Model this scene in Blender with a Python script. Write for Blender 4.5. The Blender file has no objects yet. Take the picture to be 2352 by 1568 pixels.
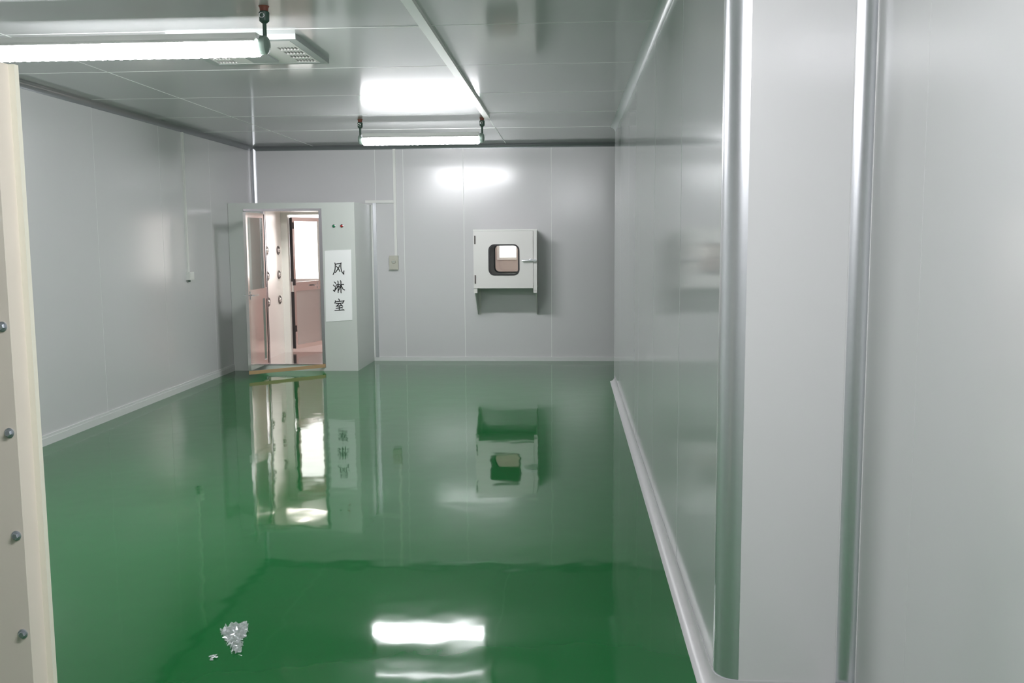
import bpy, bmesh, math, random
from mathutils import Vector, Matrix
R = random.Random(7)
C = bpy.context.scene.collection
SC = bpy.context.scene

# ------------------------------------------------------------------ camera, world, exposure
cam_d = bpy.data.cameras.new('camera'); cam = bpy.data.objects.new('camera', cam_d); C.objects.link(cam)
cam_d.sensor_width = 36.0; cam_d.lens = 36.0 * 2133.4 / 2352.0
cam_d.clip_start = 0.05; cam_d.clip_end = 100
_r = Vector((0.9981384, 0.06059154, -0.00695748)); _f = Vector((-0.06098922, 0.99206117, -0.10997709)).normalized()
_u = _r.cross(_f).normalized(); _r = _f.cross(_u).normalized()
cam.matrix_world = Matrix(((_r.x, _u.x, -_f.x, 0), (_r.y, _u.y, -_f.y, 0), (_r.z, _u.z, -_f.z, 1.69), (0, 0, 0, 1)))
SC.camera = cam
w = bpy.data.worlds.new('world'); SC.world = w; w.use_nodes = True
w.node_tree.nodes['Background'].inputs[0].default_value = (0.75, 0.82, 0.9, 1)
w.node_tree.nodes['Background'].inputs[1].default_value = 0.0
SC.view_settings.view_transform = 'Standard'; SC.view_settings.look = 'None'
SC.view_settings.exposure = 0.40; SC.view_settings.gamma = 1.0; SC.view_settings.use_curve_mapping = False
SC.cycles.use_denoising = True
SC.cycles.max_bounces = 12; SC.cycles.diffuse_bounces = 8; SC.cycles.glossy_bounces = 8
SC.cycles.transparent_max_bounces = 12
SC.cycles.sample_clamp_indirect = 12.0

LAMP = 82.0           # tube lights of the room
CORRIDOR_FILL = 12.0       # added unseen fill lamps in the corridor behind
DAYLIGHT = 2.8        # corridor windows

# ------------------------------------------------------------------ materials
def mat(name, col, rough=0.5, metal=0.0, spec=0.5, noise=0.0, nscale=20, bump=0.0, bscale=60, coat=0.0, coat_r=0.05, emit=None, es=0.0, stretch=None):
    m = bpy.data.materials.new(name); m.use_nodes = True
    nt = m.node_tree; b = nt.nodes['Principled BSDF']
    b.inputs['Base Color'].default_value = (*col, 1)
    b.inputs['Roughness'].default_value = rough; b.inputs['Metallic'].default_value = metal
    b.inputs['Specular IOR Level'].default_value = spec
    b.inputs['Coat Weight'].default_value = coat; b.inputs['Coat Roughness'].default_value = coat_r
    if emit:
        b.inputs['Emission Color'].default_value = (*emit, 1); b.inputs['Emission Strength'].default_value = es
    if noise or bump:
        tc = nt.nodes.new('ShaderNodeTexCoord'); src = tc.outputs['Object']
        if stretch:
            mp = nt.nodes.new('ShaderNodeMapping'); mp.inputs['Scale'].default_value = stretch
            nt.links.new(src, mp.inputs[0]); src = mp.outputs[0]
        if noise:
            n = nt.nodes.new('ShaderNodeTexNoise'); n.inputs['Scale'].default_value = nscale; n.inputs['Detail'].default_value = 4
            nt.links.new(src, n.inputs['Vector'])
            mx = nt.nodes.new('ShaderNodeMix'); mx.data_type = 'RGBA'
            mx.inputs['A'].default_value = (*[c * (1 - noise) for c in col], 1); mx.inputs['B'].default_value = (*[min(1, c * (1 + noise)) for c in col], 1)
            nt.links.new(n.outputs['Fac'], mx.inputs['Factor']); nt.links.new(mx.outputs['Result'], b.inputs['Base Color'])
        if bump:
            n2 = nt.nodes.new('ShaderNodeTexNoise'); n2.inputs['Scale'].default_value = bscale; n2.inputs['Detail'].default_value = 3
            nt.links.new(src, n2.inputs['Vector'])
            bp = nt.nodes.new('ShaderNodeBump'); bp.inputs['Strength'].default_value = 1.0; bp.inputs['Distance'].default_value = bump
            nt.links.new(n2.outputs['Fac'], bp.inputs['Height']); nt.links.new(bp.outputs['Normal'], b.inputs['Normal'])
    return m

def glass_mat(name, tint=(0.93, 0.95, 0.94), refl=0.9):
    m = bpy.data.materials.new(name); m.use_nodes = True; nt = m.node_tree; nt.nodes.clear()
    out = nt.nodes.new('ShaderNodeOutputMaterial'); mx = nt.nodes.new('ShaderNodeMixShader')
    tr = nt.nodes.new('ShaderNodeBsdfTransparent'); tr.inputs[0].default_value = (*tint, 1)
    gl = nt.nodes.new('ShaderNodeBsdfGlossy'); gl.inputs['Roughness'].default_value = 0.02; gl.inputs[0].default_value = (refl, refl, refl, 1)
    fr = nt.nodes.new('ShaderNodeFresnel'); ge = nt.nodes.new('ShaderNodeNewGeometry'); mr = nt.nodes.new('ShaderNodeMapRange')
    mr.inputs['To Min'].default_value = 1.5; mr.inputs['To Max'].default_value = 1 / 1.5
    nt.links.new(ge.outputs['Backfacing'], mr.inputs['Value']); nt.links.new(mr.outputs[0], fr.inputs[0])   # thin pane: same reflectance from both faces
    nt.links.new(fr.outputs[0], mx.inputs[0]); nt.links.new(tr.outputs[0], mx.inputs[1]); nt.links.new(gl.outputs[0], mx.inputs[2])
    nt.links.new(mx.outputs[0], out.inputs[0])
    return m

def floor_mat():
    m = mat('green_epoxy', (0.006, 0.118, 0.026), rough=0.07, spec=0.55, noise=0.10, nscale=1.3)
    nt = m.node_tree; b = nt.nodes['Principled BSDF']
    tc = nt.nodes.new('ShaderNodeTexCoord')
    def noise(scale, detail, rot=None):
        n = nt.nodes.new('ShaderNodeTexNoise'); n.inputs['Scale'].default_value = scale; n.inputs['Detail'].default_value = detail
        nt.links.new(tc.outputs['Object'], n.inputs['Vector']); return n
    def bump(h, dist, prev=None):
        bp = nt.nodes.new('ShaderNodeBump'); bp.inputs['Strength'].default_value = 1.0; bp.inputs['Distance'].default_value = dist
        nt.links.new(h, bp.inputs['Height'])
        if prev: nt.links.new(prev, bp.inputs['Normal'])
        return bp.outputs['Normal']
    a = bump(noise(1.5, 1).outputs['Fac'], 0.0012)          # long rolls of the poured resin
    a = bump(noise(4.5, 1).outputs['Fac'], 0.0010, a)         # orange peel
    nt.links.new(a, b.inputs['Normal'])
    # faint scuffing in the gloss
    sc = noise(3.5, 5); mr = nt.nodes.new('ShaderNodeMapRange'); mr.inputs['To Min'].default_value = 0.025; mr.inputs['To Max'].default_value = 0.07
    nt.links.new(sc.outputs['Fac'], mr.inputs['Value']); nt.links.new(mr.outputs[0], b.inputs['Roughness'])
    return m

M = {}
M['panel'] = mat('coated_steel_panel', (0.65, 0.645, 0.65), rough=0.19, spec=0.55, bump=0.00012, bscale=9, stretch=(1, 1, 3))
M['panel_gloss'] = mat('glossy_steel_panel', (0.60, 0.605, 0.61), rough=0.10, spec=0.55, bump=0.00008, bscale=6, stretch=(1, 1, 3))
M['ceiling'] = mat('coated_steel_ceiling', (0.57, 0.575, 0.575), rough=0.45, spec=0.06, coat=1.0, coat_r=0.09, bump=0.0001, bscale=7)
M['joint'] = mat('joint_sealant', (0.86, 0.87, 0.85), rough=0.5)
M['alu'] = mat('anodised_aluminium', (0.74, 0.75, 0.78), rough=0.31, metal=0.85, noise=0.03, nscale=40)
M['alu_shaded'] = mat('shaded_cove_profile', (0.22, 0.235, 0.24), rough=0.3, metal=0.5)  # aluminium profile with its dark reflections and shade put into the colour
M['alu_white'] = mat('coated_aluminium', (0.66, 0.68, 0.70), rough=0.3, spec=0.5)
M['pvc'] = mat('white_pvc', (0.80, 0.80, 0.77), rough=0.4)
M['cove'] = mat('cove_plastic', (0.58, 0.57, 0.58), rough=0.35, noise=0.06, nscale=6)
M['base'] = mat('skirting_plastic', (0.70, 0.71, 0.70), rough=0.35)
M['floor'] = floor_mat()
M['cabin'] = mat('cabin_paint', (0.62, 0.645, 0.615), rough=0.32, spec=0.5)
M['steel'] = mat('polished_stainless', (0.80, 0.76, 0.75), rough=0.12, metal=1.0, bump=0.0008, bscale=4)
M['steel_dark'] = mat('stainless_frame', (0.55, 0.52, 0.55), rough=0.25, metal=1.0)
M['chrome'] = mat('chrome', (0.85, 0.85, 0.86), rough=0.08, metal=1.0)
M['tan'] = mat('tan_sweep', (0.45, 0.30, 0.16), rough=0.5)
M['black'] = mat('black_rubber', (0.02, 0.018, 0.02), rough=0.55)
M['glass'] = glass_mat('clear_glass')
M['white'] = mat('white_plate', (0.95, 0.95, 0.95), rough=0.5)
M['ink'] = mat('black_ink', (0.008, 0.008, 0.008), rough=0.6)
M['green'] = mat('green_lens', (0.02, 0.22, 0.10), rough=0.25)
M['red'] = mat('red_lens', (0.42, 0.03, 0.03), rough=0.25)
M['box'] = mat('hatch_paint', (0.73, 0.715, 0.69), rough=0.35)
M['switch'] = mat('aged_plastic', (0.52, 0.51, 0.44), rough=0.4)
M['cream'] = mat('cream_steel', (0.66, 0.60, 0.52), rough=0.45, noise=0.04, nscale=5)
M['cream_trim'] = mat('cream_edge', (0.74, 0.71, 0.60), rough=0.4)
M['zinc'] = mat('zinc_bolt', (0.55, 0.58, 0.62), rough=0.3, metal=0.9)
M['cap'] = mat('grey_green_cap', (0.24, 0.31, 0.27), rough=0.4)
M['coupler'] = mat('dark_green_fitting', (0.06, 0.11, 0.085), rough=0.4)
M['rust'] = mat('red_brown_ferrule', (0.24, 0.07, 0.045), rough=0.5)
M['tube'] = mat('lit_diffuser', (0.9, 0.9, 0.9), rough=0.5, emit=(0.97, 0.968, 1.0), es=LAMP)
M['frost'] = mat('frosted_panel', (0.8, 0.8, 0.78), rough=0.4, emit=(1.0, 0.93, 0.88), es=170.0)
M['satin'] = mat('satin_stainless', (0.84, 0.82, 0.80), rough=0.32, metal=0.45)
M['steel_grey'] = mat('brushed_panel', (0.60, 0.60, 0.59), rough=0.3, metal=0.7)
M['corr_fill'] = mat('corridor_fill_lamp', (0.9, 0.9, 0.9), rough=0.5, emit=(1.0, 0.92, 0.88), es=CORRIDOR_FILL)
M['day'] = mat('daylit_pane', (0.9, 0.9, 0.9), rough=0.3, emit=(1.0, 0.97, 0.96), es=DAYLIGHT)
M['corr_wall'] = mat('corridor_paint', (0.62, 0.53, 0.51), rough=0.6)
M['corr_floor'] = mat('corridor_floor', (0.55, 0.45, 0.42), rough=0.25, noise=0.1, nscale=30)
M['nozzle'] = mat('dark_nozzle', (0.10, 0.085, 0.08), rough=0.35, spec=0.5)
M['film'] = mat('clear_film', (0.86, 0.87, 0.90), rough=0.2, spec=0.9)
_b = M['film'].node_tree.nodes['Principled BSDF']; _b.inputs['Alpha'].default_value = 0.55; _b.inputs['Metallic'].default_value = 0.5
M['vent'] = mat('vent_paint', (0.82, 0.80, 0.78), rough=0.45)
M['vent_dark'] = mat('vent_inside', (0.03, 0.033, 0.035), rough=0.7)
M['grey'] = mat('vent_grey', (0.42, 0.45, 0.44), rough=0.5)

# ------------------------------------------------------------------ mesh helpers (all shapes are given in room metres)
ORG = {}
def tag(o, label=None, cat=None, group=None, kind=None):
    if label: o['label'] = label
    if cat: o['category'] = cat
    if group: o['group'] = group
    if kind: o['kind'] = kind
    return o
def empty(name, loc, label, cat, kind=None, group=None):
    o = bpy.data.objects.new(name, None); o.location = loc; o.empty_display_size = 0.1; C.objects.link(o)
    ORG[o] = Vector(loc); return tag(o, label, cat, group, kind)
def mk(name, bm, m, parent=None, label=None, smooth=False, kind=None, bev=0.0, loc=None, auto=False):
    if bev:
        es = [e for e in bm.edges if len(e.link_faces) == 2 and e.calc_face_angle(0) > 0.6]
        bmesh.ops.bevel(bm, geom=es, offset=bev, segments=1, profile=0.5, affect='EDGES', clamp_overlap=True)
    bmesh.ops.recalc_face_normals(bm, faces=bm.faces)
    if smooth:
        for f in bm.faces: f.smooth = True
        for e in bm.edges:
            if len(e.link_faces) == 2 and e.calc_face_angle(0) > 0.6: e.smooth = False
    org = ORG[parent] if parent else (Vector(loc) if loc else Vector((0, 0, 0)))
    bmesh.ops.translate(bm, verts=bm.verts, vec=-org)
    me = bpy.data.meshes.new(name); bm.to_mesh(me); bm.free()
    me.materials.append(m)
    o = bpy.data.objects.new(name, me); C.objects.link(o)
    if parent: o.parent = parent
    else: o.location = org
    ORG[o] = org
    return tag(o, label, kind=kind)
def hexa(bm, pts):
    v = [bm.verts.new(p) for p in pts]
    for f in ((0, 1, 2, 3), (4, 7, 6, 5), (0, 4, 5, 1), (1, 5, 6, 2), (2, 6, 7, 3), (3, 7, 4, 0)): bm.faces.new([v[i] for i in f])
    return v
def bx(bm, x0, x1, y0, y1, z0, z1):
    return hexa(bm, [(x0, y0, z0), (x1, y0, z0), (x1, y1, z0), (x0, y1, z0), (x0, y0, z1), (x1, y0, z1), (x1, y1, z1), (x0, y1, z1)])
def box(*a):
    bm = bmesh.new(); bx(bm, *a); return bm
def prism(bm, pts, vec):
    vec = Vector(vec); a = [bm.verts.new(p) for p in pts]; b = [bm.verts.new(Vector(p) + vec) for p in pts]
    n = len(pts); bm.faces.new(a); bm.faces.new(b[::-1])
    for i in range(n): bm.faces.new((a[i], b[i], b[(i + 1) % n], a[(i + 1) % n]))
def lathe(bm, axis_o, axis_d, prof, seg=20):
    """prof: (distance along axis, radius)"""
    d = Vector(axis_d).normalized(); o = Vector(axis_o)
    a = d.orthogonal().normalized(); b = d.cross(a)
    rings = []
    for t, r in prof:
        c = o + d * t
        if r < 1e-6: rings.append([bm.verts.new(c)])
        else: rings.append([bm.verts.new(c + (a * math.cos(2 * math.pi * k / seg) + b * math.sin(2 * math.pi * k / seg)) * r) for k in range(seg)])
    for p, q in zip(rings, rings[1:]):
        for k in range(seg):
            k2 = (k + 1) % seg
            if len(p) == 1 and len(q) == 1: continue
            if len(p) == 1: bm.faces.new((p[0], q[k], q[k2]))
            elif len(q) == 1: bm.faces.new((p[k], q[0], p[k2]))
            else: bm.faces.new((p[k], q[k], q[k2], p[k2]))
    for rg in (rings[0], rings[-1]):
        if len(rg) > 1: bm.faces.new(rg)
def cyl(bm, p0, p1, r, seg=16):
    p0, p1 = Vector(p0), Vector(p1); lathe(bm, p0, p1 - p0, [(0, r), ((p1 - p0).length, r)], seg)
def tube(bm, pts, r, seg=10):
    pts = [Vector(p) for p in pts]; rings = []
    for i, p in enumerate(pts):
        t = (pts[min(i + 1, len(pts) - 1)] - pts[max(i - 1, 0)]).normalized()
        a = t.orthogonal().normalized() if not rings else (pa - t * pa.dot(t)).normalized()
        pa = a; b = t.cross(a)
        rings.append([bm.verts.new(p + (a * math.cos(2 * math.pi * k / seg) + b * math.sin(2 * math.pi * k / seg)) * r) for k in range(seg)])
    for p, q in zip(rings, rings[1:]):
        for k in range(seg): bm.faces.new((p[k], q[k], q[(k + 1) % seg], p[(k + 1) % seg]))
    bm.faces.new(rings[0]); bm.faces.new(rings[-1])
def rrect(cx, cz, w, h, r, n=6):
    out = []
    for (sx, sz, a0) in ((1, 1, 0), (-1, 1, 90), (-1, -1, 180), (1, -1, 270)):
        for k in range(n + 1):
            a = math.radians(a0 + 90 * k / n)
            out.append((cx + sx * (w / 2 - r) + r * math.cos(a), cz + sz * (h / 2 - r) + r * math.sin(a)))
    return out
def ring_plate(bm, outer, inner, y0, y1):
    """plate in the xz plane with a hole; outer and inner have as many points"""
    n = len(outer)
    vs = [[bm.verts.new((p[0], y, p[1])) for p in lp] for y in (y0, y1) for lp in (outer, inner)]
    of, inf, ob, inb = vs
    for k in range(n):
        j = (k + 1) % n
        bm.faces.new((of[k], of[j], inf[j], inf[k])); bm.faces.new((ob[k], inb[k], inb[j], ob[j]))
        bm.faces.new((of[k], ob[k], ob[j], of[j])); bm.faces.new((inf[k], inf[j], inb[j], inb[k]))
def rect_like(inner, x0, x1, z0, z1, cx, cz, n=6):
    """points on a rectangle matching rrect() ordering: each corner fan collapses along the two sides"""
    out = []
    cor = ((x1, z1), (x0, z1), (x0, z0), (x1, z0))
    for c in range(4):
        X, Zz = cor[c]
        for k in range(n + 1):
            px, pz = inner[c * (n + 1) + k]
            half = n / 2
            horiz_first = c in (0, 2)
            if k < half: q = (X, pz) if horiz_first else (px, Zz)
            elif k > half: q = (px, Zz) if horiz_first else (X, pz)
            else: q = (X, Zz)
            out.append(q)
    return out
def arc_trim(bm, corner, a, b, rad, vec, n=8):
    """concave quarter strip filling the inside corner between surfaces running along a and b"""
    c = Vector(corner); a = Vector(a); b = Vector(b); m = c + (a + b) * rad
    pts = [m - (a * math.cos(t) + b * math.sin(t)) * rad for t in [math.pi / 2 * k / n for k in range(n + 1)]]
    pts = pts + [c]
    prism(bm, pts, vec)

# ------------------------------------------------------------------ dimensions of the room
XL, XR, XN = -4.37, 0.542, 1.025          # left wall, far right wall, near right wall
YB, YF, YS, YE = 12.81, -2.2, 3.30, 11.12  # back wall, wall behind the camera, pillar face, far end of right wall
ZC = 2.97
XA = 2.3                                   # side wall of the bay behind the right wall
G = 0.0035                                 # half joint
def panel_box(bm, x0, x1, y0, y1, z0, z1, tilt=0.0):
    vs = bx(bm, x0, x1, y0, y1, z0, z1)
    if tilt:
        c = Vector(((x0 + x1) / 2, (y0 + y1) / 2, (z0 + z1) / 2))
        rot = Matrix.Rotation(R.uniform(-tilt, tilt), 3, 'X') @ Matrix.Rotation(R.uniform(-tilt, tilt), 3, 'Y') @ Matrix.Rotation(R.uniform(-tilt, tilt), 3, 'Z')
        for v in vs: v.co = rot @ (v.co - c) + c

# floor
fl = mk('floor', box(XL - 0.3, XA + 0.2, YF - 0.2, YB + 0.06, -0.12, 0.0), M['floor'], label='glossy green epoxy floor of the clean room', kind='structure'); fl['category'] = 'floor'

# ceiling
ce = empty('ceiling', (-1.0, 5.5, ZC), 'grey coated panel ceiling of the clean room', 'ceiling', 'structure')
mk('ceiling_backing', box(XL - 0.2, XA + 0.2, YF - 0.2, YB + 0.2, ZC + 0.0015, ZC + 0.1), M['joint'], ce)
ys = [YF, -0.9, 0.5, 1.85, 3.15, 4.45, 5.75, 7.05, 8.37, 9.67, 10.97, YB]
for xi, (x0, x1) in enumerate(((XL, -3.5), (-3.5, -0.85), (-0.85, XA))):
    yy = ys if xi < 2 else [YF, -0.9, 0.5, 1.85, 3.15, 4.45, 5.73, 7.03, 8.37, 9.67, 10.97, YB]
    for y0, y1 in zip(yy, yy[1:]):
        bm = bmesh.new(); panel_box(bm, x0 + G, x1 - G, y0 + G, y1 - G, ZC, ZC + 0.012, 0.0006)
        mk('ceiling_panel', bm, M['ceiling'], ce, bev=0.0012)

for x in (-3.5, -0.85):
    mk('joint_strip', box(x - .0035, x + .0035, YF, YB, ZC - .0015, ZC + .001), M['joint'], ce)
for xi, (x0, x1) in enumerate(((XL, -3.505), (-3.495, -0.855), (-0.845, XA))):
    for y in ys[1:-1]:
        yy_ = y - (.02 if xi == 2 and y in (5.75, 7.05) else 0)
        mk('joint_strip', box(x0, x1, yy_ - .0035, yy_ + .0035, ZC - .0015, ZC + .001), M['joint'], ce)

# left wall
wl = empty('wall_left', (XL, 5.5, 0), 'grey panel wall on the left with the white junction box', 'wall', 'structure')
mk('wall_backing', box(XL - 0.1, XL - 0.0015, YF - 0.2, 13.6, 0, ZC + 0.05), M['joint'], wl)
yl = [YF, -1.3, 0.07, 1.48, 2.86, 4.26, 5.66, 7.06, 8.45, 9.84, 11.23, YB]
for y0, y1 in zip(yl, yl[1:]):
    bm = bmesh.new(); panel_box(bm, XL - 0.012, XL, y0 + G, y1 - G, 0, ZC, 0.0006)
    mk('wall_panel', bm, M['panel'], wl, bev=0.0012)

# back wall, open where the air shower and the pass box go through
PX0, PX1, PZ0, PZ1 = -1.265, -0.42, 1.03, 1.80
wb = empty('wall_back', (-1.0, YB, 0), 'grey panel end wall holding the pass box and the light switch', 'wall', 'structure')
def wall_y(parent, name, m, rects, y0, y1, bev=0.0012):
    for x0, x1, z0, z1 in rects:
        bm = bmesh.new(); panel_box(bm, x0 + G, x1 - G, y0, y1, z0, z1)
        mk(name, bm, m, parent, bev=bev)
wall_y(wb, 'wall_panel', M['panel'], [(XL, -2.66, 2.166, ZC), (-2.66, -2.27, 0, ZC), (-2.27, -1.44, 0, ZC), (-0.237, 0.96, 0, ZC), (0.96, XA, 0, ZC)], YB, YB + 0.012)
bm = bmesh.new()
for a in ((-1.44 + G, PX0, 0, ZC), (PX1, -0.237 - G, 0, ZC), (PX0, PX1, 0, PZ0), (PX0, PX1, PZ1, ZC)):
    bx(bm, a[0], a[1], YB, YB + 0.012, a[2], a[3])
mk('wall_panel', bm, M['panel'], wb)
bm = bmesh.new()
for a in ((XL, -2.73, 2.166, ZC + .05), (-2.73, PX0, 0, ZC + .05), (PX1, XA + .1, 0, ZC + .05), (PX0, PX1, 0, PZ0), (PX0, PX1, PZ1, ZC + .05)):
    bx(bm, a[0], a[1], YB + 0.0015, YB + 0.06, a[2], a[3])
mk('wall_backing', bm, M['joint'], wb)

# right wall (far part) and its free far end
wr = empty('wall_right', (XR, 7.0, 0), 'glossy grey panel wall on the right running to its free far end', 'wall', 'structure')
mk('wall_backing', box(XR + 0.0015, XR + 0.09, YS + 0.08, YE - 0.004, 0, ZC + .02), M['joint'], wr)
yr = [YS + 0.085, 4.585, 5.98, 7.25, 8.55, 9.85, YE]
for y0, y1 in zip(yr, yr[1:]):
    bm = bmesh.new(); panel_box(bm, XR, XR + 0.012, y0 + G, y1 - G, 0, ZC, 0.0005)
    mk('wall_panel', bm, M['panel_gloss'], wr, bev=0.0012)
mk('wall_panel', box(XR, XR + 0.094, YE, YE + 0.012, 0, ZC), M['panel_gloss'], wr, bev=0.003)
mk('wall_panel', box(XR + 0.09, XR + 0.10, YS + 0.2, YE, 0, ZC), M['panel'], wr)
# the pillar face and the near right wall
wp = empty('wall_step', (0.8, YS, 0), 'flat pillar face stepping out from the right wall towards the camera', 'wall', 'structure')
mk('wall_panel', box(XR + 0.08, 0.975, YS, YS + 0.02, 0, ZC), M['panel'], wp)
mk('wall_backing', box(XR + 0.09, XA, YS + 0.02, YS + 0.1, 0, ZC), M['joint'], wp)
wn = empty('wall_near_right', (XN, 0.5, 0), 'grey panel wall nearest the camera at the right edge', 'wall', 'structure')
mk('wall_backing', box(XN + 0.0015, XN + 0.1, YF - 0.2, YS + 0.01, 0, ZC + .02), M['joint'], wn)
yn = [YF, -0.85, 0.35, 1.57, 2.785, YS - 0.05]
for y0, y1 in zip(yn, yn[1:]):
    bm = bmesh.new(); panel_box(bm, XN, XN + 0.012, y0 + G / 3, y1 - G / 3, 0, ZC)
    mk('wall_panel', bm, M['panel'], wn, bev=0.0012)
# bay behind the right wall, and the wall behind the camera
o = mk('wall_bay', box(XA, XA + 0.1, YS, YB + 0.1, 0, ZC + .02), M['panel'], label='side wall of the bay behind the right wall', kind='structure'); o['category'] = 'wall'
o = mk('wall_front', box(XL - 0.1, XN + 0.1, YF - 0.1, YF, 0, ZC + .02), M['panel'], label='plain panel wall behind the camera', kind='structure'); o['category'] = 'wall'

# corner trims
def trim(n, bm, m, label, smooth=True):
    o = mk('trim_%d' % n, bm, m, label=label, smooth=smooth, kind='structure'); o['category'] = 'trim'; return o
RC = 0.055
bm = bmesh.new(); arc_trim(bm, (XL, YF, ZC), (1, 0, 0), (0, 0, -1), 0.06, (0, YB - YF, 0)); trim(1, bm, M['alu_shaded'], 'concave cove strip with painted-in shade along the top of the left wall')
bm = bmesh.new(); arc_trim(bm, (XL, YB, ZC), (0, -1, 0), (0, 0, -1), 0.055, (XA - XL, 0, 0)); trim(2, bm, M['alu_shaded'], 'concave cove strip with painted-in shade along the top of the end wall')
bm = bmesh.new(); arc_trim(bm, (XR, YS + 0.08, ZC), (-1, 0, 0), (0, 0, -1), 0.055, (0, YE - YS - 0.08, 0)); trim(3, bm, M['alu_white'], 'pale cove strip along the top of the right wall')
bm = bmesh.new(); arc_trim(bm, (XL, YB, 2.166), (1, 0, 0), (0, -1, 0), RC, (0, 0, ZC - 2.166)); trim(4, bm, M['alu'], 'bright upright cove strip in the far left corner above the air shower')
# convex corner of the pillar
bm = bmesh.new(); rr = 0.08; pts = []
for k in range(13):
    a = math.pi / 2 * k / 12
    pts.append((XR + rr - rr * math.cos(a), YS + rr - rr * math.sin(a), 0))
pts.append((XR + rr, YS + rr, 0)); prism(bm, pts, (0, 0, ZC)); trim(5, bm, M['alu'], 'rounded metal strip on the outer corner of the pillar')
bm = bmesh.new(); arc_trim(bm, (XN, YS, 0), (-1, 0, 0), (0, -1, 0), RC, (0, 0, ZC), 12); trim(6, bm, M['alu'], 'hollow metal strip in the inner corner right of the pillar')
bm = bmesh.new(); arc_trim(bm, (XN, YF, ZC), (-1, 0, 0), (0, 0, -1), RC, (0, YS - YF, 0)); trim(7, bm, M['alu_white'], 'cove strip along the top of the near right wall')
# thin beads on the trim edges
bm = bmesh.new(); bx(bm, XN - RC - .003, XN - RC + .001, YS - .002, YS + .002, 0.07, ZC); trim(8, bm, M['panel'], 'thin bead where the pillar face meets the hollow strip', False)
bm = bmesh.new(); bx(bm, XN - .003, XN + .002, YS - RC - .003, YS - RC + .001, 0.07, ZC); trim(9, bm, M['panel'], 'thin bead between the hollow strip and the near right wall', False)
bm = bmesh.new(); bx(bm, -2.70, -2.655, YB - 0.02, YB, 0.05, 2.205); trim(10, bm, M['alu'], 'bright upright strip between the air shower and the end wall', False)

# skirting
bm = bmesh.new(); bx(bm, XL, XL + 0.012, YF, 11.79, 0, 0.085); bx(bm, XL, XL + 0.016, YF, 11.79, 0.0, 0.062)
o = mk('baseboard_left', bm, M['base'], label='pale skirting strip along the foot of the left wall', kind='structure', bev=0.002); o['category'] = 'skirting'
bm = bmesh.new(); bx(bm, -2.715, XA, YB - 0.015, YB, 0, 0.055)
o = mk('baseboard_back', bm, M['base'], label='pale skirting strip along the foot of the end wall', kind='structure', bev=0.003); o['category'] = 'skirting'
# hollow cove skirting of the right wall, round the pillar and along the near wall
def sweep(bm, path, prof):
    rings = []
    n = len(path)
    for i, (p, nv) in enumerate(path):
        rings.append([bm.verts.new((p[0] + nv[0] * d, p[1] + nv[1] * d, z)) for d, z in prof])
    for a, b in zip(rings, rings[1:]):
        for k in range(len(prof)):
            j = (k + 1) % len(prof); bm.faces.new((a[k], b[k], b[j], a[j]))
    bm.faces.new(rings[0]); bm.faces.new(rings[-1])
path = [((XR, 10.95), (-1, 0)), ((XR, 8), (-1, 0)), ((XR, 5.5), (-1, 0)), ((XR, YS + rr), (-1, 0))]
for k in range(1, 9):
    a = math.pi / 2 * k / 8; path.append(((XR + rr - rr * math.cos(a), YS + rr - rr * math.sin(a)), (-math.cos(a), -math.sin(a))))
path.append(((XN - RC - .04, YS), (0, -1)))
for k in range(0, 7):
    a = math.pi / 2 * k / 6; path.append(((XN - RC - .035 + 0.09 * math.sin(a), YS - 0.09 + 0.09 * math.cos(a)), (-math.sin(a), -math.cos(a))))
path.append(((XN, YF), (-1, 0)))
prof = [(0, 0), (0, 0.07), (0.004, 0.072)]
for k in range(1, 8):
    a = math.pi / 2 * k / 7; prof.append((0.052 - 0.048 * math.cos(a), 0.058 - 0.054 * math.sin(a)))
prof.append((0.054, 0.0))
bm = bmesh.new(); sweep(bm, path, prof)
o = mk('baseboard_right', bm, M['cove'], label='curved grey cove skirting along the right wall and round the pillar', kind='structure', smooth=True); o['category'] = 'skirting'

# ------------------------------------------------------------------ corridor beyond the end wall
y0c, y1c = YB + 0.06, 15.5
def st(name, bm, m, label, cat): o = mk(name, bm, m, label=label, kind='structure'); o['category'] = cat; return o
st('floor_corridor', box(-6.6, XA + 0.2, y0c, y1c + .1, -0.12, 0.0), M['corr_floor'], 'pale floor of the corridor behind the end wall', 'floor')
st('ceiling_corridor', box(-6.6, XA + 0.2, YB + 0.2, y1c + .1, 2.80, 2.9), M['corr_wall'], 'ceiling of the corridor behind the end wall', 'ceiling')
W1 = (-5.4, -2.75, 1.0, 2.45); W2 = (-1.19, -0.865, 1.34, 1.80)
bm = bmesh.new()
for a in ((-6.6, W1[0], 0, 2.9), (W1[0], W1[1], 0, W1[2]), (W1[0], W1[1], W1[3], 2.9), (W1[1], W2[0], 0, 2.9), (W2[0], W2[1], 0, W2[2]), (W2[0], W2[1], W2[3], 2.9), (W2[1], XA + .2, 0, 2.9)):
    bx(bm, a[0], a[1], y1c, y1c + 0.1, a[2], a[3])
st('wall_corridor', bm, M['corr_wall'], 'pinkish corridor wall seen through the pass box window', 'wall')
st('wall_corridor_left', box(-6.7, -6.6, YB, y1c + .1, 0, 2.9), M['corr_wall'], 'end wall of the corridor far left', 'wall')
st('wall_corridor_right', box(XA + .1, XA + .2, YB + .1, y1c + .1, 0, 2.9), M['corr_wall'], 'end wall of the corridor far right', 'wall')
st('wall_corridor_side', box(-6.6, XL - 0.1, YB + .05, YB + .12, 0, 2.9), M['corr_wall'], 'near side wall of the corridor left of the air shower', 'wall')
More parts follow.
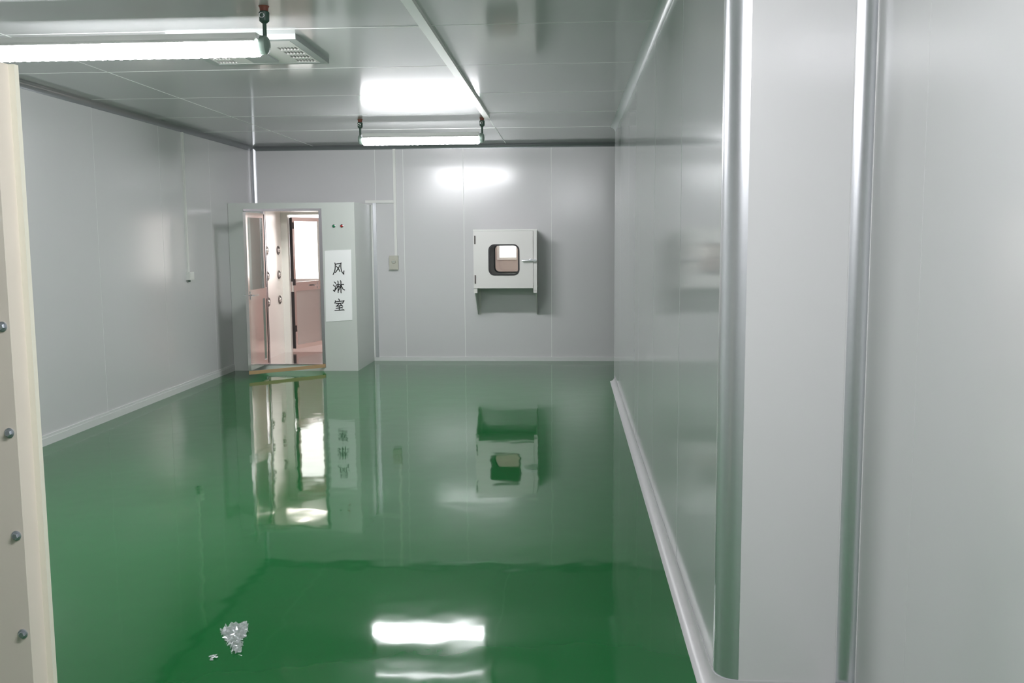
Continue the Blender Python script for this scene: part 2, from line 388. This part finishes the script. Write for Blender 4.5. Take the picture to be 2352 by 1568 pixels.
for i, W in enumerate((W1, W2)):
    o = empty('window_%d' % (i + 1), (W[0], y1c + .05, W[2]), ['bright corridor window behind the air shower', 'bright corridor window seen through the pass box'][i], 'window', 'structure')
    bm = bmesh.new(); t = 0.04
    bx(bm, W[0], W[1], y1c - .01, y1c + .06, W[2], W[2] + t); bx(bm, W[0], W[1], y1c - .01, y1c + .06, W[3] - t, W[3])
    bx(bm, W[0], W[0] + t, y1c - .01, y1c + .06, W[2] + t, W[3] - t); bx(bm, W[1] - .01, W[1], y1c - .01, y1c + .06, W[2] + t, W[3] - t)
    mk('window_frame', bm, M['white'], o); mk('window_pane', box(W[0] + t, W[1] - .01, y1c + .03, y1c + .04, W[2] + t, W[3] - t), M['day'], o)

for i, x in enumerate((-3.2, -0.6, 1.2)):  # lamps added out of view to brighten the corridor and shower chamber
    o = empty('corridor_fill_light', (x, 14.6, 2.80), ['added unseen corridor fill light beyond the air shower', 'added unseen corridor fill light beyond the pass box', 'added unseen corridor fill light far along to the right'][i], 'lamp')
    mk('fill_frame', box(x - .62, x + .62, 14.42, 14.78, 2.775, 2.80), M['pvc'], o, bev=.004); mk('fill_diffuser', box(x - .58, x + .58, 14.46, 14.74, 2.768, 2.776), M['corr_fill'], o)

# ------------------------------------------------------------------ tube lights
def ceiling_lamp(xa, xb, y, z, label, rods=None):
    """lit diffuser from xa to xb, hung on two rods"""
    t = empty('tube_light', ((xa + xb) / 2, y, ZC), label, 'lamp', group='hanging tube lights')
    r = 0.062; L = xb - xa
    # ribbed diffuser: an open trough of plastic, from one lip of the housing round the bottom to the other
    bm = bmesh.new(); n = max(8, int(L / 0.0275)); rings = []
    for k in range(-2, n + 3):
        u = min(max(k, 0), n) / n; sc = 1.0 if 0 <= k <= n else (0.93 if k in (-1, n + 1) else 0.6)
        rr_ = (r + (0.0022 if k % 2 else -0.0008)) * sc
        xx = xa + 0.022 + (L - 0.044) * u + {-2: -.02, -1: -.013, n + 1: .013, n + 2: .02}.get(k, 0)
        rings.append([bm.verts.new((xx, y + rr_ * math.cos(a), z + rr_ * math.sin(a))) for a in [math.radians(8 - 196 * q / 14) for q in range(15)]])
    for p, q in zip(rings, rings[1:]):
        for k in range(14): bm.faces.new((p[k], q[k], q[k + 1], p[k + 1]))
    for rg in (rings[0], rings[-1]): bm.faces.new(rg)
    mk('diffuser', bm, M['tube'], t, smooth=True)
    bm = bmesh.new(); zl = z + r * math.sin(math.radians(8))
    pr = [(-.080, 0), (-.080, .005), (-.06, .02), (-.05, .05), (.05, .05), (.06, .02), (.080, .005), (.080, 0)]
    prism(bm, [(xa + .008, y + a, zl + b) for a, b in pr], (L - .016, 0, 0)); mk('housing', bm, M['pvc'], t, label='white housing')
    for s, x in ((-1, xa), (1, xb)):
        bm = bmesh.new(); lathe(bm, (x - s * 0.006, y, z), (s, 0, 0), [(0, 0.045), (0.008, 0.052), (0.04, 0.05), (0.052, 0.036), (0.058, 0.0)], 18)
        e = mk('end_cap', bm, M['cap'], t, smooth=True, label='grey green end cap')
        bm = bmesh.new(); cyl(bm, (x - s * .002, y - .05, z + 0.035), (x - s * .002, y - .035, z + 0.035), 0.012, 10); mk('screw', bm, M['chrome'], e)
        xr_ = x + s * 0.026
        bm = bmesh.new(); cyl(bm, (xr_, y, z + .03), (xr_, y, ZC - .03), 0.011, 10); rd = mk('hanging_rod', bm, M['coupler'], t, smooth=True)
        bm = bmesh.new(); lathe(bm, (xr_, y, z + 0.115), (0, 0, 1), [(0, 0.012), (0.012, 0.027), (0.06, 0.029), (0.075, 0.012)], 14); mk('coupler', bm, M['coupler'], rd, smooth=True)
        bm = bmesh.new(); lathe(bm, (xr_, y, ZC - 0.04), (0, 0, 1), [(0, 0.013), (0.01, 0.022), (0.03, 0.024), (0.04, 0.03)], 14); mk('ferrule', bm, M['rust'], rd, smooth=True, label='red brown ferrule at the ceiling')
        bm = bmesh.new(); ring = [(xr_ - .004 + .013 * math.cos(a), y - .028, z + .155 + .013 * math.sin(a)) for a in [2 * math.pi * k / 12 for k in range(13)]]
        tube(bm, ring, 0.0035, 6); mk('ring', bm, M['chrome'], rd)
    return t
ceiling_lamp(-2.205, -0.945, 10.03, 2.758, 'lit tube light hanging far off in front of the end wall')
ceiling_lamp(-3.25, -1.70, 5.19, 2.762, 'lit tube light hanging close by at the upper left above the cream post')
ceiling_lamp(-0.40, 0.86, 1.05, 2.762, 'lit tube light hanging overhead between the cream post and the pillar')

# ------------------------------------------------------------------ ceiling trunking and vent
o = mk('cable_trunking', box(-0.885, -0.825, YF, 9.9, ZC - 0.028, ZC), M['pvc'], label='white cable trunking running along the ceiling to the far tube light', bev=.003, loc=(-0.855, 4, ZC)); o['category'] = 'trunking'
v = empty('air_vent', (-2.115, 6.28, ZC), 'square slotted air vent in the ceiling beside the near tube light', 'vent')
vx0, vx1, vy0, vy1 = -2.53, -1.70, 5.87, 6.69
bm = bmesh.new()
for a in ((vx0, vx1, vy0, vy0 + .05), (vx0, vx1, vy1 - .05, vy1), (vx0, vx0 + .05, vy0 + .05, vy1 - .05), (vx1 - .05, vx1, vy0 + .05, vy1 - .05)):
    bx(bm, a[0], a[1], a[2], a[3], ZC - 0.035, ZC)
mk('vent_frame', bm, M['grey'], v)
mk('plenum', box(vx0 + .05, vx1 - .05, vy0 + .05, vy1 - .05, ZC - .012, ZC - .004), M['vent_dark'], v)
# face plate: bars and cross bars that leave rows of slots open
bm = bmesh.new(); zz0, zz1 = ZC - 0.034, ZC - 0.027
px0, px1, py0, py1 = vx0 + .055, vx1 - .055, vy0 + .055, vy1 - .055
edges = [py0]
for k in range(4):
    c = 6.155 + .135 * k; edges += [c - .043, c + .043]
edges.append(py1)
for k in range(0, len(edges), 2): bx(bm, px0, px1, edges[k], edges[k + 1], zz0, zz1)
cols = [px0]
for g0 in (px0 + .015, px1 - .012 - 6 * .022):
    for k in range(6): cols += [g0 + k * .022 + .003, g0 + k * .022 + .018]
cols.append(px1)
for k in range(0, len(edges) - 2, 2):
    for c in range(0, len(cols), 2): bx(bm, cols[c], cols[c + 1], edges[k + 1], edges[k + 2], zz0, zz1)
mk('face_plate', bm, M['vent'], v, label='pale plate with rows of slots')
mk('deflector', box(-2.20, -2.02, py0 + .08, py1 - .08, ZC - .046, ZC - .034), M['grey'], v, bev=.004)

# ------------------------------------------------------------------ air shower
CX0, CX1, CY0, CY1, CZ = XL + 0.003, -2.725, 11.79, 13.20, 2.165
OX0, OX1, OZ0, OZ1 = -3.93, -3.160, 0.075, 2.06     # front opening
IX0, IX1 = -4.11, -3.16                               # inside of the chamber
ash = empty('air_shower', ((CX0 + CX1) / 2, CY0, 0), 'grey green walk-in air shower cabin with open door in the far left corner', 'air shower')
bm = bmesh.new()
for a in ((CX0, OX0, 0, CZ), (OX1, CX1, 0, CZ), (OX0, OX1, OZ1, CZ), (OX0, OX1, 0, OZ0)):
    bx(bm, a[0], a[1], CY0, CY0 + .03, a[2], a[3])
mk('front_panel', bm, M['cabin'], ash)
mk('side_panel', box(CX1 - .02, CX1, CY0 + .03, YB + .012, 0, CZ), M['cabin'], ash)
mk('side_panel', box(CX1 - .03, CX1 - .01, YB + .012, CY1, 0, CZ), M['cabin'], ash)
mk('roof', box(CX0, CX1 - .02, CY0 + .03, CY1, CZ - .03, CZ), M['cabin'], ash)
mk('outer_side', box(CX0, CX0 + .01, CY0 + .03, CY1, 0, CZ - .03), M['cabin'], ash)
mk('inner_wall', box(IX0 - .02, IX0, CY0 + .03, CY1 - .01, OZ0, 2.10), M['satin'], ash, label='polished steel wall with air nozzles')
mk('inner_wall', box(IX1, IX1 + .02, CY0 + .03, CY1 - .01, OZ0, 2.10), M['steel'], ash)
mk('inner_floor', box(IX0, IX1, CY0 + .03, CY1, 0.03, OZ0), M['steel'], ash)
bm = bmesh.new()   # ceiling sheet with a slot under the recessed lamp
for a in ((IX0, IX1, CY0 + .03, 12.30), (IX0, IX1, 12.37, CY1), (IX0, -3.90, 12.30, 12.37), (-3.36, IX1, 12.30, 12.37)):
    bx(bm, a[0], a[1], a[2], a[3], 2.085, 2.10)
mk('inner_ceiling', bm, M['satin'], ash)
mk('chamber_lamp', box(-3.90, -3.36, 12.29, 12.375, 2.122, 2.132), M['frost'], ash, label='lit lamp recessed in the chamber ceiling')
bm = bmesh.new()   # door frame
t = 0.028
for a in ((OX0 - .004, OX0 + t, OZ0, OZ1), (OX1 - t, OX1 + .012, OZ0 - .03, OZ1), (-4.165, OX1 + .012, OZ1, OZ1 + .03)):
    bx(bm, a[0], a[1], CY0 - .008, CY0 + .05, a[2], a[3])
mk('door_frame', bm, M['steel_dark'], ash)
mk('threshold', box(OX0, OX1, CY0 - .004, CY0 + .06, OZ0, OZ0 + .012), M['steel_dark'], ash)
mk('wall_seam', box(IX0, IX0 + .012, 12.44, 12.455, OZ0, 2.08), M['black'], ash, label='dark seam in the steel wall')
for y in (12.49, 12.99):
    for z in (1.55, 1.205, 0.85):
        bm = bmesh.new(); lathe(bm, (IX0, y, z), (1, 0, 0), [(0, .062), (.006, .064), (.012, .058), (.012, .046), (.004, .042)], 20)
        nz = mk('nozzle', bm, M['nozzle'], ash, smooth=True)
        bm = bmesh.new(); lathe(bm, (IX0 + .001, y, z), (1, 0, 0), [(0, .032), (.006, .032), (.016, .024), (.024, .014), (.022, .010), (.006, .010)], 16)
        mk('nozzle_ball', bm, M['chrome'], nz, smooth=True)
        bm = bmesh.new(); cyl(bm, (IX0 + .0005, y, z), (IX0 + .004, y, z), .045, 16); mk('nozzle_recess', bm, M['black'], nz)
# far frame
bm = bmesh.new()
bx(bm, IX0, -4.012, CY1 - .05, CY1 + .03, OZ0, 2.085); bx(bm, -3.20, IX1, CY1 - .05, CY1 + .03, OZ0, 2.085); bx(bm, -4.012, -3.20, CY1 - .05, CY1 + .03, 2.05, 2.085)
mk('far_frame', bm, M['cabin'], ash)
# door leaves: built flat (u along the leaf, v out of it), then turned about the hinge
def leaf(name, hinge, ang, width, flip, z0, z1, stile, mid, lower_glass, label, mats, hinges=True, handle_u=0.93, sweep_mat=None):
    ca, sa = math.cos(ang), math.sin(ang)
    def P(u, vv, z): return (hinge[0] + ca * u - sa * vv, hinge[1] + sa * u + ca * vv, z)
    def lb(bm, u0, u1, v0, v1, za, zb):
        hexa(bm, [P(u0, v0, za), P(u1, v0, za), P(u1, v1, za), P(u0, v1, za), P(u0, v0, zb), P(u1, v0, zb), P(u1, v1, zb), P(u0, v1, zb)])
    d = 0.018
    bm = bmesh.new()
    lb(bm, 0, stile, -d, d, z0, z1); lb(bm, width - stile, width, -d, d, z0, z1)
    lb(bm, stile, width - stile, -d, d, z1 - stile, z1); lb(bm, stile, width - stile, -d, d, z0, z0 + stile * 1.1); lb(bm, stile, width - stile, -d, d, mid[0], mid[1])
    lf = mk(name, bm, mats[0], ash, label=label)
    bm = bmesh.new(); lb(bm, stile, width - stile, -.003, .003, mid[1], z1 - stile); mk('upper_pane', bm, M['glass'], lf)
    bm = bmesh.new(); lb(bm, stile, width - stile, -.003, .003, z0 + stile * 1.1, mid[0]); mk('lower_pane' if lower_glass else 'lower_panel', bm, M['glass'] if lower_glass else mats[1], lf)
    zc = (mid[0] + mid[1]) / 2
    bm = bmesh.new()
    for sv in (-1, 1):
        lb(bm, width * handle_u, width * handle_u + .03, sv * d, sv * (d + .006), zc - .05, zc + .05)
        lb(bm, width * handle_u + .008, width * handle_u + .022, sv * d, sv * (d + .05), zc - .008, zc + .008)
        lb(bm, width * handle_u - .14, width * handle_u + .024, sv * (d + .038), sv * (d + .054), zc - .011, zc + .011)
    mk('lever_handle', bm, M['chrome'], lf, bev=.002)
    if hinges:
        for z in (z1 - .12, (z0 + z1) / 2 + .02, z0 + .30):
            bm = bmesh.new(); lb(bm, -.022, .03, -d - .012, -d + .0, z - .045, z + .045); mk('hinge', bm, M['black'], lf, bev=.003)
    for za, zb in ((z0 + .01, mid[0] - .01), (mid[1] + .01, z1 - .01)):
        bm = bmesh.new(); lb(bm, -.012, .006, -d - .003, d + .003, za, zb); mk('edge_gasket', bm, M['black'], lf)
    if sweep_mat:
        bm = bmesh.new(); lb(bm, 0.0, width, -d - .004, d + .004, z0 - .055, z0 - .001); mk('bottom_sweep', bm, sweep_mat, lf, label='tan strip under the door')
    return lf
hx, hy = OX0 + .022, CY0 - .035
leaf('front_door', (hx, hy), math.atan2(11.10 - hy, -3.914 - hx), math.hypot(11.10 - hy, -3.914 - hx), 1, 0.10, 2.03, 0.06, (0.955, 1.085), False,
     'front door swung wide open towards the room', (M['steel'], M['steel']), handle_u=0.87)
bm = bmesh.new(); prism(bm, [(-3.908, 11.10, .052), (-3.908, 11.10, .095), (OX1 + .01, CY0 - .016, .090), (OX1 + .01, CY0 - .016, .047)], (-.012, -.018, 0))
mk('door_stay', bm, M['tan'], ash, label='tan stay bar from the open front door to the right jamb')
hx, hy = -3.992, CY1 + .05
leaf('far_door', (hx, hy), math.atan2(13.92 - hy, -3.745 - hx), math.hypot(13.92 - hy, -3.745 - hx), 1, 0.11, 2.02, 0.055, (0.955, 1.085), False,
     'far door of the cabin standing open to the corridor', (M['steel'], M['steel_grey']), handle_u=0.80)
# push button lamps
for x, m, nm in ((-2.993, 'green', 'green_light'), (-2.891, 'red', 'red_light')):
    bm = bmesh.new(); lathe(bm, (x, CY0, 1.866), (0, -1, 0), [(0, .022), (.006, .022), (.008, .016)], 16); b_ = mk(nm, bm, M['steel_dark'], ash, label=('green' if m == 'green' else 'red') + ' indicator light on the cabin front', smooth=True)
    bm = bmesh.new(); lathe(bm, (x, CY0 - .007, 1.866), (0, -1, 0), [(0, .0165), (.008, .0145), (.013, .007), (.014, 0)], 16); mk('lens', bm, M[m], b_, smooth=True)

# sign with the three characters for "air shower room"
sg = empty('door_sign', (-2.95, CY0 - .004, 1.1), 'white upright sign with three black characters on the cabin front', 'sign')
yS = CY0 - 0.001
TL, TR, BR, BL = Vector((-3.122, 0, 1.552)), Vector((-2.778, 0, 1.567)), Vector((-2.785, 0, 0.662)), Vector((-3.132, 0, 0.640))
bm = bmesh.new(); prism(bm, [(p.x, yS, p.z) for p in (TL, TR, BR, BL)], (0, -0.004, 0)); mk('sign_plate', bm, M['white'], sg)
CH = [
 [((445,320),(485,440),(487,600),(465,850),(410,1080),(280,1320)), ((490,445),(700,412),(930,395),(1000,345)), ((990,330),(967,450),(962,650),(975,850),(1015,1020),(1090,1170),(1215,1315)),
  ((1205,1300),(1200,1180),(1222,1020)), ((830,505),(852,590),(780,740),(690,880),(570,1040),(460,1160)), ((575,600),(720,800),(830,960),(878,1075))],
 [((365,365),(440,430),(505,510)), ((282,620),(350,690),(402,770)), ((270,1060),(330,1110),(385,1190)), ((385,1190),(425,1030),(480,820),(550,620)),
  ((540,622),(680,605),(800,590),(860,650)), ((665,290),(708,360),(700,700),(695,1290)), ((672,700),(590,880),(430,1070)), ((700,700),(800,785),(832,840)),
  ((860,650),(1000,625),(1140,595),(1190,622)), ((910,270),(945,350),(940,800),(932,1230),(945,1320)), ((920,700),(850,900),(710,1120)), ((970,690),(1060,880),(1130,1030),(1265,1080))],
 [((705,245),(785,345),(800,450)), ((447,385),(440,480),(382,620)), ((440,495),(700,470),(1100,442),(1185,405)), ((1195,410),(1150,490),(1075,590)), ((470,640),(700,642),(1000,615),(1085,635)),
  ((740,655),(680,745),(560,855)), ((485,865),(700,855),(930,822)), ((855,675),(960,780),(1065,895)), ((765,880),(760,1200)), ((475,1045),(750,1027),(1000,1005),(1050,1030)), ((370,1225),(760,1215),(1150,1188),(1185,1222))],
]
PXM = 0.00565
def cell_pt(ci, x, y):
    """cell coordinates (0..1568 across a 42-unit cell) to the sign plane"""
    ux = (756 - 745) + x / 1568 * 42; uy = (595 - 576) + 42 * ci + y / 1568 * 42
    return TL.x + ux * PXM - uy * 0.00005, TL.z - uy * PXM + ux * 0.00012
for ci, strokes in enumerate(CH):
    bm = bmesh.new(); hw = 36 / 1568 * 42 * PXM
    for s in strokes:
        p = [Vector(cell_pt(ci, *q)) for q in s]
        lft, rgt = [], []
        for i, q in enumerate(p):
            d = (p[min(i + 1, len(p) - 1)] - p[max(i - 1, 0)]).normalized(); n = Vector((-d.y, d.x))
            e = d * (hw * .5) * (-1 if i == 0 else (1 if i == len(p) - 1 else 0))
            k = hw * (0.95 if i in (0,) else 1.1)
            lft.append(q + n * k + e); rgt.append(q - n * k + e)
        for i in range(len(p) - 1):
            prism(bm, [(w_.x, yS - .004, w_.y) for w_ in (lft[i], lft[i + 1], rgt[i + 1], rgt[i])], (0, -0.0012, 0))
    mk('character', bm, M['ink'], sg)

# ------------------------------------------------------------------ pass box
BX0, BX1, BZ0, BZ1, BY0, BY1 = -1.262, -0.422, 1.035, 1.797, 12.33, 13.22
DX1 = -0.472
pb = empty('pass_box', ((BX0 + BX1) / 2, YB, BZ0), 'pale steel pass box with round cornered window on the end wall', 'pass box')
bm = bmesh.new()
for a in ((BX0, BX1, BZ1 - .02, BZ1), (BX0, BX1, BZ0, BZ0 + .02), (BX0, BX0 + .02, BZ0 + .02, BZ1 - .02), (BX1 - .02, BX1, BZ0 + .02, BZ1 - .02)):
    bx(bm, a[0], a[1], BY0 + .02, BY1, a[2], a[3])
mk('cabinet', bm, M['box'], pb)
mk('top_lip', box(BX0 - .004, BX1 + .004, BY0 - .012, BY0 + .05, BZ1 - .002, BZ1 + .016), M['pvc'], pb, bev=.003)
mk('front_strip', box(DX1 + .004, BX1, BY0 - .004, BY0 + .02, BZ0 - .03, BZ1 - .003), M['box'], pb, bev=.002)
bm = bmesh.new()
mk('inner_lining', (lambda b: (bx(b, BX0 + .02, BX0 + .03, BY0 + .03, BY1 - .03, BZ0 + .02, BZ1 - .02), bx(b, BX1 - .03, BX1 - .02, BY0 + .03, BY1 - .03, BZ0 + .02, BZ1 - .02), bx(b, BX0 + .03, BX1 - .03, BY0 + .03, BY1 - .03, BZ0 + .02, BZ0 + .03), b)[-1])(bm), M['steel_dark'], pb)
WCX, WCZ, WW = -0.857, 1.412, 0.40
def pass_door(name, y0, y1, front):
    inn = rrect(WCX, WCZ, WW + .006, WW + .006, .075)
    bm = bmesh.new(); ring_plate(bm, rect_like(inn, BX0, DX1 if front else BX1, BZ0, BZ1 - .004, WCX, WCZ), inn, y0, y1)
    d = mk(name, bm, M['box'], pb, label='door with a round cornered window' if front else None)
    bm = bmesh.new(); ring_plate(bm, rrect(WCX, WCZ, WW + .012, WW + .012, .078), rrect(WCX, WCZ, WW - .028, WW - .028, .06), y0 - .006, y1 + .006); mk('gasket', bm, M['black'], d, label='black rubber gasket')
    bm = bmesh.new(); ym = (y0 + y1) / 2; prism(bm, [(q[0], ym - .003, q[1]) for q in rrect(WCX, WCZ, WW - .024, WW - .024, .06)], (0, .006, 0)); mk('pane', bm, M['glass'], d)
    return d
fd = pass_door('front_door', BY0 - .012, BY0 + .018, True)
pass_door('rear_door', BY1, BY1 + .03, False)
for z in (BZ1 - .12, BZ0 + .12):
    bm = bmesh.new(); cyl(bm, (BX0 + .022, BY0 - .018, z - .055), (BX0 + .022, BY0 - .018, z + .055), .009, 12); mk('hinge', bm, M['nozzle'], fd, smooth=True)
bm = bmesh.new()
lathe(bm, (DX1 - .03, BY0 - .012, 1.405), (0, -1, 0), [(0, .022), (.008, .022), (.012, .012), (.04, .012)], 14)
tube(bm, [(DX1 - .0 + .05, BY0 - .05, 1.405), (DX1 - .03, BY0 - .052, 1.406), (DX1 - .08, BY0 - .056, 1.405), (DX1 - .145, BY0 - .05, 1.401)], .011, 10)
mk('handle', bm, M['alu'], fd, smooth=True, label='chrome lever handle')
mk('latch', box(DX1 + .008, DX1 + .04, BY0 - .045, BY0 - .004, 1.388, 1.42), M['alu'], pb, bev=.004)
for x0 in (BX0, BX1 - .046):
    mk('corner_foot', box(x0, x0 + .046, BY0 - .004, BY0 + .06, BZ0 - .062, BZ0 - .001) if x0 == BX0 else box(x0, x0 + .046, BY0 + .0, BY0 + .06, BZ0 - .062, BZ0 - .032), M['box'], pb)
for x0 in (BX0 + .006, BX1 - .018):
    bm = bmesh.new(); prism(bm, [(x0, BY0 + .06, BZ0 - .001), (x0, YB - .0005, BZ0 - .001), (x0, YB - .0005, 0.655), (x0, YB - .03, 0.655), (x0, BY0 + .06, BZ0 - .062)], (.012, 0, 0))
    br = mk('bracket', bm, M['box'], pb)
    mk('bracket_flange', box(x0 - .0 if x0 > -1 else x0, x0 + .045 if x0 < -1 else x0 + .012, YB - .008, YB - .0005, 0.655, BZ0 - .002), M['box'], br)

# ------------------------------------------------------------------ conduits, switch, junction box
o = mk('cable_conduit', box(-2.405, -2.37, YB - .02, YB, 1.47, ZC - .05), M['pvc'], label='white upright cable duct from the ceiling down to the light switch', bev=.003, loc=(-2.388, YB, 1.47)); o['category'] = 'conduit'
o = mk('cable_conduit', box(-2.80, -2.406, YB - .024, YB, 2.19, 2.228), M['pvc'], label='short level cable duct above the air shower, joining the upright duct', bev=.003, loc=(-2.6, YB, 2.2)); o['category'] = 'conduit'
o = mk('cable_conduit', box(XL, XL + .02, 10.42, 10.458, 1.33, ZC - .06), M['pvc'], label='white upright cable duct down the left wall to the junction box', bev=.003, loc=(XL, 10.44, 1.33)); o['category'] = 'conduit'
s = empty('light_switch', (-2.417, YB, 1.37), 'small grey light switch on the end wall under the white duct', 'switch')
mk('switch_box', box(-2.478, -2.356, YB - .045, YB, 1.275, 1.468), M['switch'], s, bev=.005)
bm = bmesh.new(); lathe(bm, (-2.417, YB - .045, 1.385), (0, -1, 0), [(0, .03), (.006, .03), (.012, .024)], 16); mk('switch_bezel', bm, M['switch'], s, smooth=True)
bm = bmesh.new(); hexa(bm, [(-2.435, YB - .055, 1.372), (-2.399, YB - .055, 1.372), (-2.399, YB - .045, 1.372), (-2.435, YB - .045, 1.372), (-2.435, YB - .075, 1.396), (-2.399, YB - .075, 1.396), (-2.399, YB - .045, 1.402), (-2.435, YB - .045, 1.402)])
mk('rocker', bm, M['pvc'], s)
j = empty('junction_box', (XL, 10.46, 1.29), 'small white junction box low on the left wall at the foot of its duct', 'junction box')
mk('box_body', box(XL, XL + .045, 10.40, 10.52, 1.245, 1.335), M['pvc'], j, bev=.004)
bm = bmesh.new(); bx(bm, XL + .045, XL + .05, 10.41, 10.51, 1.253, 1.327); mk('box_cover', bm, M['pvc'], j, bev=.002)
bm = bmesh.new(); cyl(bm, (XL + .02, 10.44, 1.245), (XL + .02, 10.44, 1.222), .013, 12); mk('cable_gland', bm, M['coupler'], j)

# ------------------------------------------------------------------ cream steel post at the left edge
cp = empty('steel_post', (-1.32, 2.0, 0), 'cream steel post with hex bolts at the left edge nearest the camera', 'post')
ZT = 2.085
mk('post_body', box(-1.62, -1.25, 2.0, 2.066, 0, ZT), M['cream'], cp, bev=.002)
mk('edge_trim', box(-1.2505, -1.236, 2.058, 2.074, 0, ZT), M['cream_trim'], cp, bev=.003)
for z in (0.30, 0.545, 0.785, 1.02, 1.26, 1.502, 1.74):
    bm = bmesh.new(); lathe(bm, (-1.267, 2.0, z), (0, -1, 0), [(0, .0115), (.002, .0115), (.0028, .009)], 20)
    b_ = mk('bolt', bm, M['zinc'], cp, label='zinc hex bolt')
    bm = bmesh.new(); lathe(bm, (-1.267, 1.998, z), (0, -1, 0), [(0, .0078), (.006, .0078), (.0072, .0062)], 6); mk('bolt_head', bm, M['zinc'], b_)

# ------------------------------------------------------------------ crumpled scrap of film on the floor
def scrap(name, pts, step, h, label, seed):
    rr2 = random.Random(seed)
    xs = [p[0] for p in pts]; yv = [p[1] for p in pts]
    def inside(x, y):
        c = False
        for k in range(len(pts)):
            (xa_, ya_), (xb_, yb_) = pts[k], pts[k - 1]
            if (ya_ > y) != (yb_ > y) and x < (xb_ - xa_) * (y - ya_) / (yb_ - ya_) + xa_: c = not c
        return c
    bm = bmesh.new(); g = {}
    nx = int((max(xs) - min(xs)) / step) + 1; ny_ = int((max(yv) - min(yv)) / step) + 1
    for i in range(nx + 1):
        for j_ in range(ny_ + 1):
            x = min(xs) + i * step; y = min(yv) + j_ * step
            g[i, j_] = (x + rr2.uniform(-.35, .35) * step, y + rr2.uniform(-.35, .35) * step, 0.001 + rr2.random() ** 1.5 * h, x, y)
    vm = {}
    def V(k):
        if k not in vm: vm[k] = bm.verts.new(g[k][:3])
        return vm[k]
    for i in range(nx):
        for j_ in range(ny_):
            q = [(i, j_), (i + 1, j_), (i + 1, j_ + 1), (i, j_ + 1)]
            cx = sum(g[k][3] for k in q) / 4; cy = sum(g[k][4] for k in q) / 4
            if inside(cx, cy):
                v = [V(k) for k in q]
                if rr2.random() < .5: bm.faces.new((v[0], v[1], v[2])); bm.faces.new((v[0], v[2], v[3]))
                else: bm.faces.new((v[0], v[1], v[3])); bm.faces.new((v[1], v[2], v[3]))
    cx = sum(xs) / len(xs); cy = sum(yv) / len(yv)
    o = mk(name, bm, M['film'], label=label, loc=(cx, cy, 0)); o['category'] = 'plastic film'
    return o
scrap('plastic_scrap', [(-1.516, 3.794), (-1.492, 3.859), (-1.435, 3.9), (-1.39, 3.8), (-1.38, 3.691), (-1.347, 3.596), (-1.372, 3.575), (-1.436, 3.667)], 0.011, 0.022, 'crumpled scrap of clear plastic film glinting on the green floor near the cream post', 3)
scrap('plastic_scrap', [(-1.469, 3.55), (-1.447, 3.575), (-1.427, 3.537), (-1.446, 3.512)], 0.010, 0.008, 'tiny shred of clear film on the floor in front of the crumpled scrap', 5)
